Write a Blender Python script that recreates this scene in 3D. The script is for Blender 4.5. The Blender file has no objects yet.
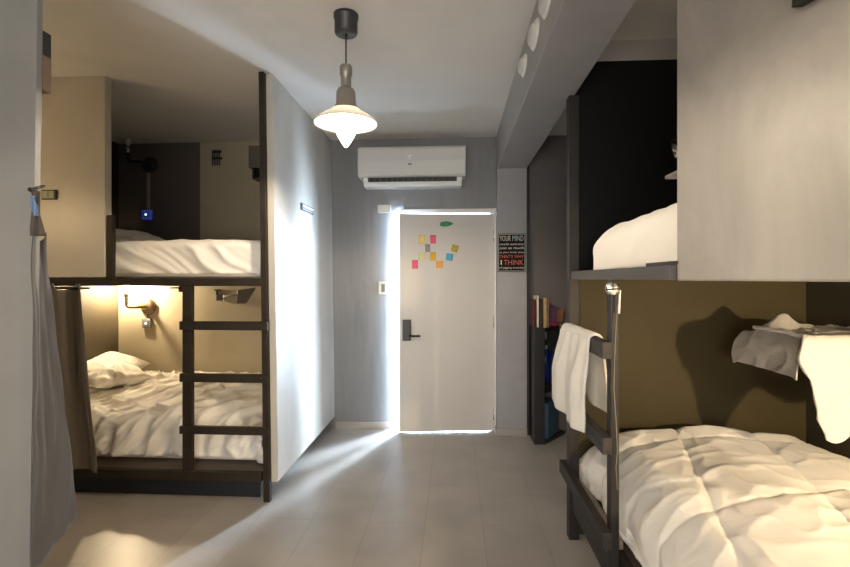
import bpy, bmesh, math, random
from mathutils import Vector, Matrix, noise
random.seed(4)
PI = math.pi
sc = bpy.context.scene
col = sc.collection

# ------------------------------------------------------------------ camera
F = 472.0; CAMH = 1.42; HY = 279.0
PSI = math.atan(29 / 472.0); CP, SP = math.cos(PSI), math.sin(PSI)
cd = bpy.data.cameras.new('camera'); cam = bpy.data.objects.new('camera', cd); col.objects.link(cam)
cd.sensor_width = 36; cd.lens = F / 850 * 36; cd.clip_start = 0.02
cam.location = (0, 0, CAMH); cam.rotation_euler = (PI / 2, 0, PSI); cd.shift_y = -(283.5 - HY) / 850
sc.camera = cam

def ray(px, py):
    dx = (px - 425) / F
    return Vector((CP * dx - SP, SP * dx + CP, (HY - py) / F))
def onY(px, py, Y):
    r = ray(px, py); t = Y / r.y; return Vector((r.x * t, Y, CAMH + r.z * t))
def onX(px, py, X):
    r = ray(px, py); t = X / r.x; return Vector((X, r.y * t, CAMH + r.z * t))
def onP(px, py, p0, n):
    r = ray(px, py); o = Vector((0, 0, CAMH)); t = (p0 - o).dot(n) / r.dot(n); return o + r * t

# ------------------------------------------------------------------ materials
def mat(name, color, rough=0.6, metal=0.0, emit=None, es=0.0, var=0.0, vscale=2.0, var2=None,
        bump=0.0, bscale=40.0, coat=0.0, sheen=0.0, stretch=(1, 1, 1), trans=0.0, spec=0.5):
    m = bpy.data.materials.new(name); m.use_nodes = True
    nt = m.node_tree; N = nt.nodes; L = nt.links
    b = N['Principled BSDF']
    b.inputs['Base Color'].default_value = (*color, 1)
    b.inputs['Roughness'].default_value = rough
    b.inputs['Metallic'].default_value = metal
    b.inputs['Specular IOR Level'].default_value = spec
    b.inputs['Coat Weight'].default_value = coat
    b.inputs['Sheen Weight'].default_value = sheen
    b.inputs['Transmission Weight'].default_value = trans
    if emit:
        b.inputs['Emission Color'].default_value = (*emit, 1)
        b.inputs['Emission Strength'].default_value = es
    if var or bump:
        tc = N.new('ShaderNodeTexCoord'); mp = N.new('ShaderNodeMapping')
        mp.inputs['Scale'].default_value = stretch
        L.new(tc.outputs['Object'], mp.inputs['Vector'])
    if var:
        n = N.new('ShaderNodeTexNoise'); n.inputs['Scale'].default_value = vscale
        n.inputs['Detail'].default_value = 7; n.inputs['Roughness'].default_value = 0.62
        n.inputs['Distortion'].default_value = 0.6
        L.new(mp.outputs['Vector'], n.inputs['Vector'])
        cr = N.new('ShaderNodeValToRGB')
        cr.color_ramp.elements[0].position = 0.3; cr.color_ramp.elements[1].position = 0.7
        c2 = var2 if var2 else color
        cr.color_ramp.elements[0].color = (*[max(0, c * (1 - var)) for c in c2], 1)
        cr.color_ramp.elements[1].color = (*[min(1, c * (1 + var)) for c in color], 1)
        L.new(n.outputs['Fac'], cr.inputs['Fac']); L.new(cr.outputs['Color'], b.inputs['Base Color'])
    if bump:
        n2 = N.new('ShaderNodeTexNoise'); n2.inputs['Scale'].default_value = bscale
        n2.inputs['Detail'].default_value = 5
        L.new(mp.outputs['Vector'], n2.inputs['Vector'])
        bp = N.new('ShaderNodeBump'); bp.inputs['Strength'].default_value = bump; bp.inputs['Distance'].default_value = 0.01
        L.new(n2.outputs['Fac'], bp.inputs['Height']); L.new(bp.outputs['Normal'], b.inputs['Normal'])
    return m

M = {}
M['ceiling'] = mat('ceiling_paint', (0.72, 0.70, 0.67), 0.75, var=0.05, vscale=1.6, bump=0.25, bscale=9)
M['plaster'] = mat('polished_plaster', (0.50, 0.475, 0.43), 0.42, var=0.11, vscale=2.0, bump=0.3, bscale=7, stretch=(1, 1, 0.7))
M['plaster_grey'] = mat('grey_plaster', (0.205, 0.21, 0.222), 0.38, var=0.09, vscale=2.6, bump=0.5, bscale=9, stretch=(1.6, 1, 0.22))
M['plaster_beam'] = mat('beam_plaster', (0.33, 0.325, 0.335), 0.45, var=0.10, vscale=2.2, bump=0.25, bscale=9)
M['near_plaster'] = mat('near_plaster', (0.21, 0.21, 0.208), 0.5, var=0.08, vscale=2.5, bump=0.2, bscale=12)
M['wall_white'] = mat('wall_paint_white', (0.66, 0.62, 0.56), 0.7, var=0.05, vscale=2)
M['alcove'] = mat('alcove_grey', (0.17, 0.155, 0.15), 0.6, var=0.08, vscale=2)
M['olive'] = mat('olive_grey_plaster', (0.085, 0.072, 0.045), 0.6, spec=0.25, var=0.10, vscale=2, bump=0.3, bscale=6)
M['dark_olive'] = mat('dark_olive_paint', (0.05, 0.041, 0.025), 0.6, spec=.25, var=.12, vscale=2)
M['panel_plaster'] = mat('panel_plaster', (0.37, 0.345, 0.31), 0.42, var=0.22, vscale=2.3, bump=0.35, bscale=6)
M['navy'] = mat('under_bed_shade_navy', (0.008, 0.010, 0.016), .6)
M['black_wood'] = mat('black_stained_wood', (0.022, 0.019, 0.017), 0.5, spec=.3, var=0.35, vscale=6, bump=0.25, bscale=25, stretch=(1, 1, 1))
M['iron'] = mat('dark_brown_iron', (0.024, 0.018, 0.013), 0.55, spec=.25, var=0.25, vscale=10, bump=0.15, bscale=40)
M['wood'] = mat('worn_plywood', (0.30, 0.22, 0.15), 0.5, var=0.25, vscale=5, bump=0.1, bscale=30, stretch=(0.3, 4, 1))
M['wood_dark'] = mat('dark_plywood', (0.10, 0.075, 0.055), 0.35, var=0.3, vscale=5, stretch=(0.4, 4, 1))
M['white_cloth'] = mat('white_cotton', (0.86, 0.835, 0.79), 0.85, sheen=0.2, bump=0.12, bscale=60)
M['towel'] = mat('white_terry', (0.88, 0.86, 0.81), 0.95, sheen=0.4, bump=0.9, bscale=220)
M['towel_grey'] = mat('grey_cotton', (0.42, 0.40, 0.37), 0.9, sheen=0.3, bump=0.3, bscale=90)
M['curtain'] = mat('grey_curtain', (0.050, 0.050, 0.056), 0.8, sheen=0.3, bump=0.1, bscale=200)
M['curtain2'] = mat('taupe_curtain', (0.10, 0.084, 0.066), 0.8, sheen=0.3, bump=0.1, bscale=200)
M['white_plastic'] = mat('white_plastic', (0.80, 0.80, 0.79), 0.3)
M['ac_white'] = mat('conditioner_white', (0.62, 0.62, 0.61), 0.35)
M['black_plastic'] = mat('black_plastic', (0.015, 0.015, 0.016), 0.4)
M['grey_plastic'] = mat('grey_plastic', (0.2, 0.2, 0.21), 0.4)
M['chrome'] = mat('chrome', (0.7, 0.69, 0.67), 0.2, metal=1)
M['brass'] = mat('aged_bronze', (0.25, 0.18, 0.11), 0.4, metal=0.8)
M['door'] = mat('door_laminate', (0.60, 0.575, 0.545), 0.45, var=0.02, vscale=2)
M['door_frame'] = mat('door_frame_white', (0.78, 0.77, 0.75), 0.4)
M['base'] = mat('skirting_tile', (0.33, 0.31, 0.29), 0.35, var=0.06, vscale=4)
def translucent(name, c, f):
    m = mat(name, c, .35); nt = m.node_tree; N = nt.nodes; L = nt.links
    tr = N.new('ShaderNodeBsdfTranslucent'); tr.inputs[0].default_value = (*c, 1)
    mx = N.new('ShaderNodeMixShader'); mx.inputs[0].default_value = f
    L.new(N['Principled BSDF'].outputs[0], mx.inputs[1]); L.new(tr.outputs[0], mx.inputs[2])
    L.new(mx.outputs[0], N['Material Output'].inputs[0]); return m
M['pend_grey'] = mat('pendant_brushed_metal', (0.30, 0.285, 0.26), 0.4, metal=0.5)
M['shade_out'] = translucent('shade_glass', (0.88, 0.86, 0.81), .5)
M['bulb'] = mat('lit_bulb_glass', (1, 1, 1), 0.3, emit=(1.0, 0.83, 0.62), es=1500)
M['bulb2'] = mat('lit_bunk_bulb', (1, 1, 1), 0.3, emit=(1.0, 0.78, 0.48), es=1250)
M['bulb3'] = mat('lit_side_bulb', (1, 1, 1), 0.3, emit=(1.0, 0.74, 0.42), es=2600)
M['tip'] = mat('glowing_glass_tip', (1, 1, 1), 0.3, emit=(1.0, 0.86, 0.66), es=7)
M['bulb4'] = mat('lit_dim_bulb', (1, 1, 1), 0.3, emit=(1.0, 0.70, 0.36), es=280)
M['bulb_off'] = mat('unlit_bulb', (0.75, 0.75, 0.72), 0.15)
M['blue_led'] = mat('blue_switch', (0.01, 0.015, 0.08), 0.3, emit=(0.08, 0.16, 0.9), es=0.12)
M['led_dot'] = mat('led_dot', (0.5, 0.7, 1), 0.3, emit=(0.6, 0.75, 1), es=2.0)
M['canopy'] = mat('charcoal_metal', (0.045, 0.045, 0.05), 0.45, metal=0.2)

# painted wall behind the left bunk: charcoal block above the upper mattress level, left of a vertical paint edge
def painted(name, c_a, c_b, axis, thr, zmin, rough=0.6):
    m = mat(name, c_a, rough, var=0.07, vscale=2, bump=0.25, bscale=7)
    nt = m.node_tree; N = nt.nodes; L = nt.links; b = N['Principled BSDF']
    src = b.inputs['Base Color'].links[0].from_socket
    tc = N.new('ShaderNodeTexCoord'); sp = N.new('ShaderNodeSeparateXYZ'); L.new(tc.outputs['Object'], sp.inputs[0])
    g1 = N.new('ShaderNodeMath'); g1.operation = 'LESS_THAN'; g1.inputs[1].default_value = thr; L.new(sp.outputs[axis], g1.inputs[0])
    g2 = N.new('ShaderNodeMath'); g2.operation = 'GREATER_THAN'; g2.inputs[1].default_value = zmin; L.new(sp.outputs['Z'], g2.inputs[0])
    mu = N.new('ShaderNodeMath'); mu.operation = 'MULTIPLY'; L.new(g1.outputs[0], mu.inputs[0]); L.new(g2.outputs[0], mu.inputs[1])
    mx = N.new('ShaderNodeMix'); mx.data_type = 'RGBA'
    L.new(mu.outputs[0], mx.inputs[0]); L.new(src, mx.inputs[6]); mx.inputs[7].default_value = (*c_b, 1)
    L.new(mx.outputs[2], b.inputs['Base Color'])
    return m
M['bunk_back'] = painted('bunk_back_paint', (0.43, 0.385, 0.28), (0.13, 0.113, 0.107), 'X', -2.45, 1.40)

# end wall of the right bunk: olive below the platform, black boarding colour above, pale band on top
def end_wall_mat():
    m = mat('bunk_end_paint', (0.047, 0.036, 0.015), 0.6, spec=0.2, var=0.10, vscale=2, bump=0.25, bscale=6)
    nt = m.node_tree; N = nt.nodes; L = nt.links; b = N['Principled BSDF']
    src = b.inputs['Base Color'].links[0].from_socket
    tc = N.new('ShaderNodeTexCoord'); sp = N.new('ShaderNodeSeparateXYZ'); L.new(tc.outputs['Object'], sp.inputs[0])
    cur = src
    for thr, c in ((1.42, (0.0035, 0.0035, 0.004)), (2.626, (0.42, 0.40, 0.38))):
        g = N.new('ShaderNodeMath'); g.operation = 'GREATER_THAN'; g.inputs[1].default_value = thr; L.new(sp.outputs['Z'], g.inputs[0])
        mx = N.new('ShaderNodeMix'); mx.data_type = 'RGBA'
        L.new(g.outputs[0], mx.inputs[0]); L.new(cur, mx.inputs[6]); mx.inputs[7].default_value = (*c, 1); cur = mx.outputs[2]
    L.new(cur, b.inputs['Base Color'])
    return m
M['end_wall'] = end_wall_mat()

def floor_mat():
    m = bpy.data.materials.new('floor_tiles'); m.use_nodes = True
    nt = m.node_tree; N = nt.nodes; L = nt.links; b = N['Principled BSDF']
    tc = N.new('ShaderNodeTexCoord'); mp = N.new('ShaderNodeMapping')
    mp.inputs['Rotation'].default_value = (0, 0, PI / 2)
    mp.inputs['Location'].default_value = (0.24, 0.168 + 0.333, 0)
    L.new(tc.outputs['Object'], mp.inputs['Vector'])
    br = N.new('ShaderNodeTexBrick'); br.offset = 0.5
    br.inputs['Scale'].default_value = 1; br.inputs['Brick Width'].default_value = 1.0; br.inputs['Row Height'].default_value = 0.333
    br.inputs['Mortar Size'].default_value = 0.0022; br.inputs['Mortar Smooth'].default_value = 0.2
    br.inputs['Color1'].default_value = (0.39, 0.36, 0.33, 1); br.inputs['Color2'].default_value = (0.41, 0.38, 0.345, 1)
    br.inputs['Mortar'].default_value = (0.31, 0.285, 0.255, 1)
    L.new(mp.outputs['Vector'], br.inputs['Vector'])
    n = N.new('ShaderNodeTexNoise'); n.inputs['Scale'].default_value = 3; n.inputs['Detail'].default_value = 6
    L.new(tc.outputs['Object'], n.inputs['Vector'])
    mx = N.new('ShaderNodeMix'); mx.data_type = 'RGBA'; mx.blend_type = 'OVERLAY'; mx.inputs[0].default_value = 0.25
    L.new(br.outputs['Color'], mx.inputs[6]); L.new(n.outputs['Fac'], mx.inputs[7]); L.new(mx.outputs[2], b.inputs['Base Color'])
    b.inputs['Roughness'].default_value = 0.36
    bp = N.new('ShaderNodeBump'); bp.inputs['Strength'].default_value = 0.3; bp.inputs['Distance'].default_value = 0.002; bp.invert = True
    L.new(br.outputs['Fac'], bp.inputs['Height']); L.new(bp.outputs['Normal'], b.inputs['Normal'])
    return m
M['floor'] = floor_mat()

# ------------------------------------------------------------------ mesh helpers
def N3(x, y, z=0.0): return noise.noise(Vector((x, y, z)))
def ridge(x, y, z=0.0): return 1 - min(1, abs(N3(x, y, z)) * 2.6)
def ss(a, b, x):
    t = max(0, min(1, (x - a) / (b - a))); return t * t * (3 - 2 * t)
WO = {}
class MB:
    def __init__(s): s.v = []; s.f = []; s.smooth = []
    def add(s, vs, fs, sm=False):
        o = len(s.v); s.v += [tuple(v) for v in vs]
        for f in fs: s.f.append([i + o for i in f]); s.smooth.append(sm)
        return s
    def hexa(s, p):   # 8 corners: bottom ring 0-3 ccw, top ring 4-7
        return s.add(p, [(3, 2, 1, 0), (4, 5, 6, 7), (0, 1, 5, 4), (1, 2, 6, 5), (2, 3, 7, 6), (3, 0, 4, 7)])
    def box(s, x0, x1, y0, y1, z0, z1):
        return s.hexa([(x0, y0, z0), (x1, y0, z0), (x1, y1, z0), (x0, y1, z0), (x0, y0, z1), (x1, y0, z1), (x1, y1, z1), (x0, y1, z1)])
    def prism(s, poly, z0, z1):
        n = len(poly)
        vs = [(x, y, z0) for x, y in poly] + [(x, y, z1) for x, y in poly]
        fs = [tuple(reversed(range(n))), tuple(range(n, 2 * n))] + [(i, (i + 1) % n, n + (i + 1) % n, n + i) for i in range(n)]
        return s.add(vs, fs)
    def extr_x(s, poly, x0, x1):   # poly in (y,z)
        n = len(poly)
        vs = [(x0, y, z) for y, z in poly] + [(x1, y, z) for y, z in poly]
        fs = [tuple(reversed(range(n))), tuple(range(n, 2 * n))] + [(i, (i + 1) % n, n + (i + 1) % n, n + i) for i in range(n)]
        return s.add(vs, fs)
    def tube(s, pts, r, seg=12, cap=True):
        pts = [Vector(p) for p in pts]; rs = r if isinstance(r, (list, tuple)) else [r] * len(pts)
        vs = []; fs = []
        up = Vector((0, 0, 1)); prev = None
        for i, p in enumerate(pts):
            t = (pts[min(i + 1, len(pts) - 1)] - pts[max(i - 1, 0)]).normalized()
            if prev is None:
                a = t.cross(up)
                if a.length < 0.1: a = t.cross(Vector((1, 0, 0)))
            else:
                a = prev - t * prev.dot(t)
            a.normalize(); prev = a; b = t.cross(a)
            for k in range(seg):
                q = 2 * PI * k / seg; vs.append(p + (a * math.cos(q) + b * math.sin(q)) * rs[i])
        for i in range(len(pts) - 1):
            for k in range(seg):
                fs.append((i * seg + k, i * seg + (k + 1) % seg, (i + 1) * seg + (k + 1) % seg, (i + 1) * seg + k))
        s.add(vs, fs, True)
        if cap:
            n = len(s.v) - len(vs)
            s.f.append([n + k for k in reversed(range(seg))]); s.smooth.append(False)
            e = n + (len(pts) - 1) * seg; s.f.append([e + k for k in range(seg)]); s.smooth.append(False)
        return s
    def lathe(s, prof, c=(0, 0, 0), axis='Z', seg=36):   # prof [(r,h)]
        vs = []; fs = []
        for r, h in prof:
            for k in range(seg):
                q = 2 * PI * k / seg; a, b = r * math.cos(q), r * math.sin(q)
                p = {'Z': (a, b, h), 'Y': (a, h, -b), 'X': (h, a, b)}[axis]
                vs.append((p[0] + c[0], p[1] + c[1], p[2] + c[2]))
        for i in range(len(prof) - 1):
            for k in range(seg):
                fs.append((i * seg + k, i * seg + (k + 1) % seg, (i + 1) * seg + (k + 1) % seg, (i + 1) * seg + k))
        return s.add(vs, fs, True)
    def grid(s, fn, nu, nv, wrap=False):
        vs = [fn(i / nu, j / nv) for j in range(nv + 1) for i in range(nu + 1)]
        fs = [(j * (nu + 1) + i, j * (nu + 1) + i + 1, (j + 1) * (nu + 1) + i + 1, (j + 1) * (nu + 1) + i) for j in range(nv) for i in range(nu)]
        return s.add(vs, fs, True)
    def build(s, name, m, parent=None, loc=None, bevel=0, solid=0, sub=0, flip=False):
        me = bpy.data.meshes.new(name)
        org = Vector(loc) if loc is not None else Vector((0, 0, 0))
        me.from_pydata([tuple(Vector(v) - org) for v in s.v], [], s.f)
        me.polygons.foreach_set('use_smooth', s.smooth)
        me.update()
        bm = bmesh.new(); bm.from_mesh(me); bmesh.ops.remove_doubles(bm, verts=bm.verts, dist=1e-6)
        bmesh.ops.recalc_face_normals(bm, faces=bm.faces); bm.to_mesh(me); bm.free()
        me.materials.append(m)
        o = bpy.data.objects.new(name, me); col.objects.link(o); o.location = org
        WO[o.name] = org.copy()
        if parent: o.parent = parent; o.location = org - WO[parent.name]
        if solid:
            d = o.modifiers.new('thick', 'SOLIDIFY'); d.thickness = solid; d.offset = 0
        if bevel:
            d = o.modifiers.new('bevel', 'BEVEL'); d.width = bevel; d.segments = 2; d.limit_method = 'ANGLE'
        if sub:
            d = o.modifiers.new('sub', 'SUBSURF'); d.levels = sub; d.render_levels = sub
        return o

def tag(o, label, cat, group=None):
    o['label'] = label; o['category'] = cat
    if group: o['group'] = group
    return o
def thing(name, loc, label, cat, group=None):
    o = bpy.data.objects.new(name, None); col.objects.link(o); o.location = loc; o.empty_display_size = 0.05; WO[o.name] = Vector(loc)
    return tag(o, label, cat, group)
def struct(o, label=None):
    o['kind'] = 'structure'
    if label: o['label'] = label
    return o
def dup(root):
    r = root.copy(); col.objects.link(r)
    for ch in list(root.children):
        c = ch.copy(); col.objects.link(c); c.parent = r
        for g in list(ch.children):
            d = g.copy(); col.objects.link(d); d.parent = c
    return r

def text_mesh(body, size, m, name='lettering', bold=0.0, ext=0.0006):
    cu = bpy.data.curves.new(name, 'FONT'); cu.body = body; cu.size = size; cu.align_x = 'CENTER'; cu.align_y = 'CENTER'
    cu.extrude = ext; cu.offset = bold; cu.resolution_u = 3
    tmp = bpy.data.objects.new('tmp', cu); col.objects.link(tmp)
    bpy.context.view_layer.update()
    me = bpy.data.meshes.new_from_object(tmp.evaluated_get(bpy.context.evaluated_depsgraph_get()))
    bpy.data.objects.remove(tmp)
    me.materials.clear(); me.materials.append(m)
    o = bpy.data.objects.new(name, me); col.objects.link(o)
    return o


# ================================================================== SETTING
CE = 2.74; YB = 4.42; XL = onY(118.5, 300, 4.42).x; XR = onY(806, 300, 2.67).x; YN = -2.6
st = lambda mb, n, m, lab=None, **k: struct(mb.build(n, M[m], **k), lab)
st(MB().box(XL - .1, XR + .1, YN - .1, 6.4, -0.1, 0), 'floor', 'floor')
st(MB().box(XL - .1, XR + .1, YN - .1, YB + .35, CE, CE + .1), 'ceiling', 'ceiling')
# back wall with the doorway: left stretch ends in a rounded plaster reveal
OX0, OX1, OH = -0.47, 0.385, 2.045
AX0 = -0.95
def arcd(x, z):
    t = max(0, (x - AX0) / (OX0 - AX0)); return .21 * t ** 4 * (1 - ss(1.98, 2.14, z))
w = MB().grid(lambda a, b: (AX0 + (OX0 - AX0) * a, YB + arcd(AX0 + (OX0 - AX0) * a, 2.2 * b), 2.2 * b), 40, 60)
w.box(-1.25, AX0, YB, YB + .26, 0, CE).box(AX0, OX0, YB + .215, YB + .26, 0, 2.2).box(AX0, XR, YB, YB + .26, 2.2, CE)
w.box(OX0, XR, YB, YB + .26, OH, 2.2).box(OX1, .66, YB, YB + .26, 0, OH).box(.34, OX1, YB + .05, YB + .26, 0, OH)
st(w, 'wall_back', 'plaster_grey')
st(MB().box(XL - .1, -1.25, YB, YB + .26, 0, CE), 'wall_back_bunk', 'bunk_back')
st(MB().box(.66, XR + .1, YB, YB + .26, 0, OH), 'wall_back_alcove', 'alcove')
st(MB().box(.66, XR, YB - .012, YB, OH - 0.001, CE), 'wall_back_alcove', 'alcove')
st(MB().box(XL - .1, XL, YN, YB, 0, CE), 'wall_left', 'dark_olive')
st(MB().box(XR, XR + .1, YN, YB, 0, CE), 'wall_right', 'olive')
st(MB().box(XL - .1, XR + .1, YN - .1, YN, 0, CE), 'wall_front', 'wall_white')
# column and beam
BX0, BX1 = .389, .658
st(MB().box(BX0, BX1, 4.31, YB, 0, CE), 'wall_column', 'plaster_beam', bevel=.006)
st(MB().box(BX0, BX1, YN, 4.31, 2.42, CE), 'ceiling_beam', 'plaster_beam', bevel=.006)
# partition of the left bunk (leans slightly, stops short of the floor)
tb, tt = 0.036, 0.0
P0, P1 = -1.24, -1.165
st(MB().hexa([(P0 + tb, 2.97, .115), (P1 + tb, 2.97, .115), (P1 + tb, YB, .115), (P0 + tb, YB, .115),
              (P0, 2.97, CE), (P1, 2.97, CE), (P1, YB, CE), (P0, YB, CE)]), 'wall_partition', 'plaster', bevel=.004)
# upper side panel of the left bunk
pl = onY(105, 77, 2.93)
st(MB().box(XL, onY(105, 150, 2.93).x, 2.93, 2.99, 1.43, CE), 'wall_bunk_panel', 'plaster', bevel=.004)
# end wall and big upper panel of the right bunk
st(MB().box(.69, XR, 2.67, 2.76, 0, CE), 'wall_bunk_end', 'end_wall')
st(MB().box(BX0 * 0 + .655, .70, -.9, 1.435, 1.415, CE), 'wall_bunk_panel', 'panel_plaster', bevel=.005)
# near wall on the left: a thin partition that leans a little
wt, wb_ = onY(37, 0, 1.42), onY(29.3, 567, 1.42)
def xw(z): return wb_.x + (wt.x - wb_.x) * (z - wb_.z) / (wt.z - wb_.z)
st(MB().hexa([(XL, 1.42, 0), (xw(0), 1.42, 0), (xw(0), 1.443, 0), (XL, 1.443, 0),
              (XL, 1.42, CE), (xw(CE), 1.42, CE), (xw(CE), 1.443, CE), (XL, 1.443, CE)]), 'wall_near', 'near_plaster', bevel=.002)
# baseboards
st(MB().box(-1.12, AX0 + .05, YB - .014, YB, 0, .068).grid(lambda a, b: (AX0 + .05 + (OX0 - AX0 - .06) * a, YB - .012 * (b > .0) * (b < 1) + arcd(AX0 + .05 + (OX0 - AX0 - .06) * a, .1), (0, .0, .068, .068)[int(round(b * 3))]), 20, 3), 'baseboard_back', 'base', bevel=.002)
st(MB().box(BX0 - .012, BX1 + .0, 4.297, 4.31, 0, .068).box(BX0 - .012, BX0, 4.31, YB, 0, .068), 'baseboard_column', 'base', bevel=.002)

# ------------------------------------------------------------------ door
hin = Vector((.372, YB - .005, 0)); fre = Vector((-.500, 4.325, 0))
dd = (fre - hin).normalized(); dn = Vector((-dd.y, dd.x, 0)) * 1.0   # normal
if dn.y > 0: dn = -dn
DL = (fre - hin).length
def dpt(a, off, z):   # a along from hinge, off towards the room
    p = hin + dd * a + dn * off; return (p.x, p.y, z)
d = MB().hexa([dpt(0, 0, .012), dpt(DL, 0, .012), dpt(DL, -.04, .006), dpt(0, -.04, .006),
               dpt(0, 0, 2.022), dpt(DL, 0, 2.022), dpt(DL, -.04, 2.022), dpt(0, -.04, 2.022)])
door = struct(d.build('door_1', M['door'], loc=(hin.x, hin.y, 0), bevel=.003), 'white flush door standing slightly ajar')
def dproj(px, py, off=0.0):
    q = onP(px, py, hin + dn * off, dn); return (q - hin).dot(dd), q.z
def dbox(px0, px1, py0, py1, t, off=0.0):
    a0, z1 = dproj(px0, py0); a1, _ = dproj(px1, py0); _, z0 = dproj(px0, py1)
    mb = MB()
    return mb.hexa([dpt(a0, off, z0), dpt(a1, off, z0), dpt(a1, off + t, z0), dpt(a0, off + t, z0),
                    dpt(a0, off, z1), dpt(a1, off, z1), dpt(a1, off + t, z1), dpt(a0, off + t, z1)])
hp = dbox(402.5, 411, 319.5, 340.5, .022).build('handle_plate', M['black_plastic'], door, bevel=.006)
a0, z0 = dproj(409, 335.5); a1, _ = dproj(420, 335.5)
MB().tube([dpt(a0, .0, z0), dpt(a0, .055, z0)], .011).tube([dpt(a0, .055, z0), dpt(a1, .055, z0)], .010).build('door_lever', M['black_plastic'], hp)
for py in (236, 322, 414):
    a, z = dproj(491.5, py)
    MB().tube([dpt(.004, .008, z - .05), dpt(.004, .008, z + .05)], .008, 10).build('hinge', M['chrome'], door)
# frame
st(MB().box(OX0 - .03, OX1, YB - .012, YB - .001, OH - .012, OH + .03), 'trim_2', 'door_frame', bevel=.003)
st(MB().box(.3735, BX0 - .001, YB - .03, YB - .001, 0, OH + .03), 'trim_3', 'door_frame', bevel=.003)

# notes and leaf sticker on the door
def cm(name, c): return mat(name, c, 0.8)
notes = [(419, 425, 235, 243.6, (.78, .60, .18), 'yellow sticky note, upper left of the cluster on the door', 0),
         (430.2, 436, 235, 243.6, (.80, .12, .20), 'pink sticky note, upper right of the left-hand cluster on the door', 0),
         (425.3, 430.2, 244.2, 252, (.30, .26, .24), 'grey patterned sticky note between the yellow and pink notes', 0),
         (418.5, 425.3, 252.6, 259.6, (.70, .68, .33), 'pale yellow-green sticky note under the grey patterned note', 0),
         (430.2, 436, 252.3, 260.9, (.80, .46, .04), 'amber sticky note just above the orange note', 0),
         (436.2, 443, 261, 268, (.82, .38, .08), 'orange sticky note at the lower right of the left-hand cluster', 0),
         (412, 418, 260, 268.6, (.72, .12, .20), 'dark pink sticky note, lowest and furthest left on the door', 0),
         (446, 452.8, 253.5, 260.5, (.10, .42, .62), 'blue sticky note tilted, below the olive one', .15),
         (451.5, 458, 245, 252, (.48, .42, .05), 'olive green tilted sticky note, furthest right on the door', .3)]
for x0, x1, y0, y1, c, lab, rot in notes:
    ca, cz = dproj((x0 + x1) / 2, (y0 + y1) / 2)
    ha = abs(dproj(x0, y0)[0] - dproj(x1, y0)[0]) / 2; hz = abs(dproj(x0, y0)[1] - dproj(x0, y1)[1]) / 2
    def note_pt(u, v, off):
        cr, sr = math.cos(rot), math.sin(rot)
        return dpt(ca + u * ha * cr - v * hz * sr, off, cz + u * ha * sr + v * hz * cr)
    n = 6
    mb = MB().grid(lambda u, v: note_pt(u * 2 - 1, v * 2 - 1, .0015 + .004 * (1 - v) ** 2), n, n)
    o = mb.build('sticky_note', cm('note_paper', c), loc=note_pt(0, 0, 0), solid=.0006)
    tag(o, lab, 'sticky note', 'sticky notes on the door')
ca, cz = dproj(446.6, 224)
def leafp(u, v):
    L_ = .062; W_ = .024
    x = (u * 2 - 1) * L_; w_ = W_ * math.sin(PI * min(1, (u * .86 + .14))) ** .7 * (v * 2 - 1)
    return dpt(ca - x, .003 + .003 * abs(v * 2 - 1), cz + w_ + .008 * (u - .5))
o = MB().grid(leafp, 16, 6).build('leaf_sticker', mat('leaf_green', (.02, .22, .07), .5, var=.2, vscale=30), loc=dpt(ca, 0, cz), solid=.001)
tag(o, 'green leaf-shaped sticker at the top of the white door', 'sticker')

# ================================================================== switches etc. on back wall
p = onY(383, 288, YB); YW = YB + arcd(p.x, 1)
t = thing('light_switch', (p.x, YB, p.z), 'white wall switch with a dark centre beside the door edge', 'light switch')
MB().box(p.x - .04, p.x + .04, YB - .012, YW + .015, p.z - .062, p.z + .062).build('cover_plate', M['white_plastic'], t, bevel=.004)
MB().box(p.x - .014, p.x + .020, YB - .018, YB - .012, p.z - .038, p.z + .038).build('rocker', M['grey_plastic'], t, bevel=.002)
p = onY(384.5, 209, YB)
o = MB().box(p.x - .062, p.x + .062, YB - .03, YB, p.z - .037, p.z + .037).build('junction_box', M['white_plastic'], loc=(p.x, YB, p.z), bevel=.006)
tag(o, 'small white square junction box above the top left door corner', 'junction box')

# ================================================================== air conditioner
ax0, ax1 = -.867, .105
t = thing('air_conditioner', ((ax0 + ax1) / 2, YB, 2.24), 'white split air conditioner mounted above the door', 'air conditioner')
yf = 4.205
prof = [(YB, 2.615), (yf + .03, 2.615), (yf + .008, 2.605), (yf, 2.585), (yf - .004, 2.48), (yf + .004, 2.36), (yf + .012, 2.345), (yf + .03, 2.338), (YB, 2.338)]
b = MB().extr_x(prof, ax0, ax1).build('body', M['ac_white'], t, bevel=.008)
b2 = MB().extr_x([(YB, 2.338), (yf + .035, 2.338), (yf + .05, 2.285), (yf + .075, 2.262), (YB, 2.262)], ax0 + .045, ax1 - .035).build('lower_body', M['white_plastic'], t, bevel=.004)
MB().box(ax0 + .09, ax1 - .08, yf + .022, yf + .036, 2.298, 2.334).build('air_outlet', M['black_plastic'], t)
for k in range(16):
    x = ax0 + .10 + k * (ax1 - ax0 - .19) / 15; MB().box(x, x + .003, yf + .018, yf + .022, 2.300, 2.330).build('outlet_fin', M['grey_plastic'], t)
MB().hexa([(ax0 + .075, yf + .03, 2.270), (ax1 - .065, yf + .03, 2.270), (ax1 - .065, yf + .045, 2.264), (ax0 + .075, yf + .045, 2.264),
           (ax0 + .075, yf + .018, 2.294), (ax1 - .065, yf + .018, 2.294), (ax1 - .065, yf + .032, 2.298), (ax0 + .075, yf + .032, 2.298)]).build('air_flap', M['white_plastic'], t, bevel=.003)
xm = -.395
lg = MB()
for dx, dz in ((-.012, .012), (.008, .018), (.0, -.008)):
    lg.lathe([(.0001, -.0025), (.008, -.002), (.009, 0)], (xm + dx, yf - .0035, 2.505 + dz), 'Y', 12)
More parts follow.
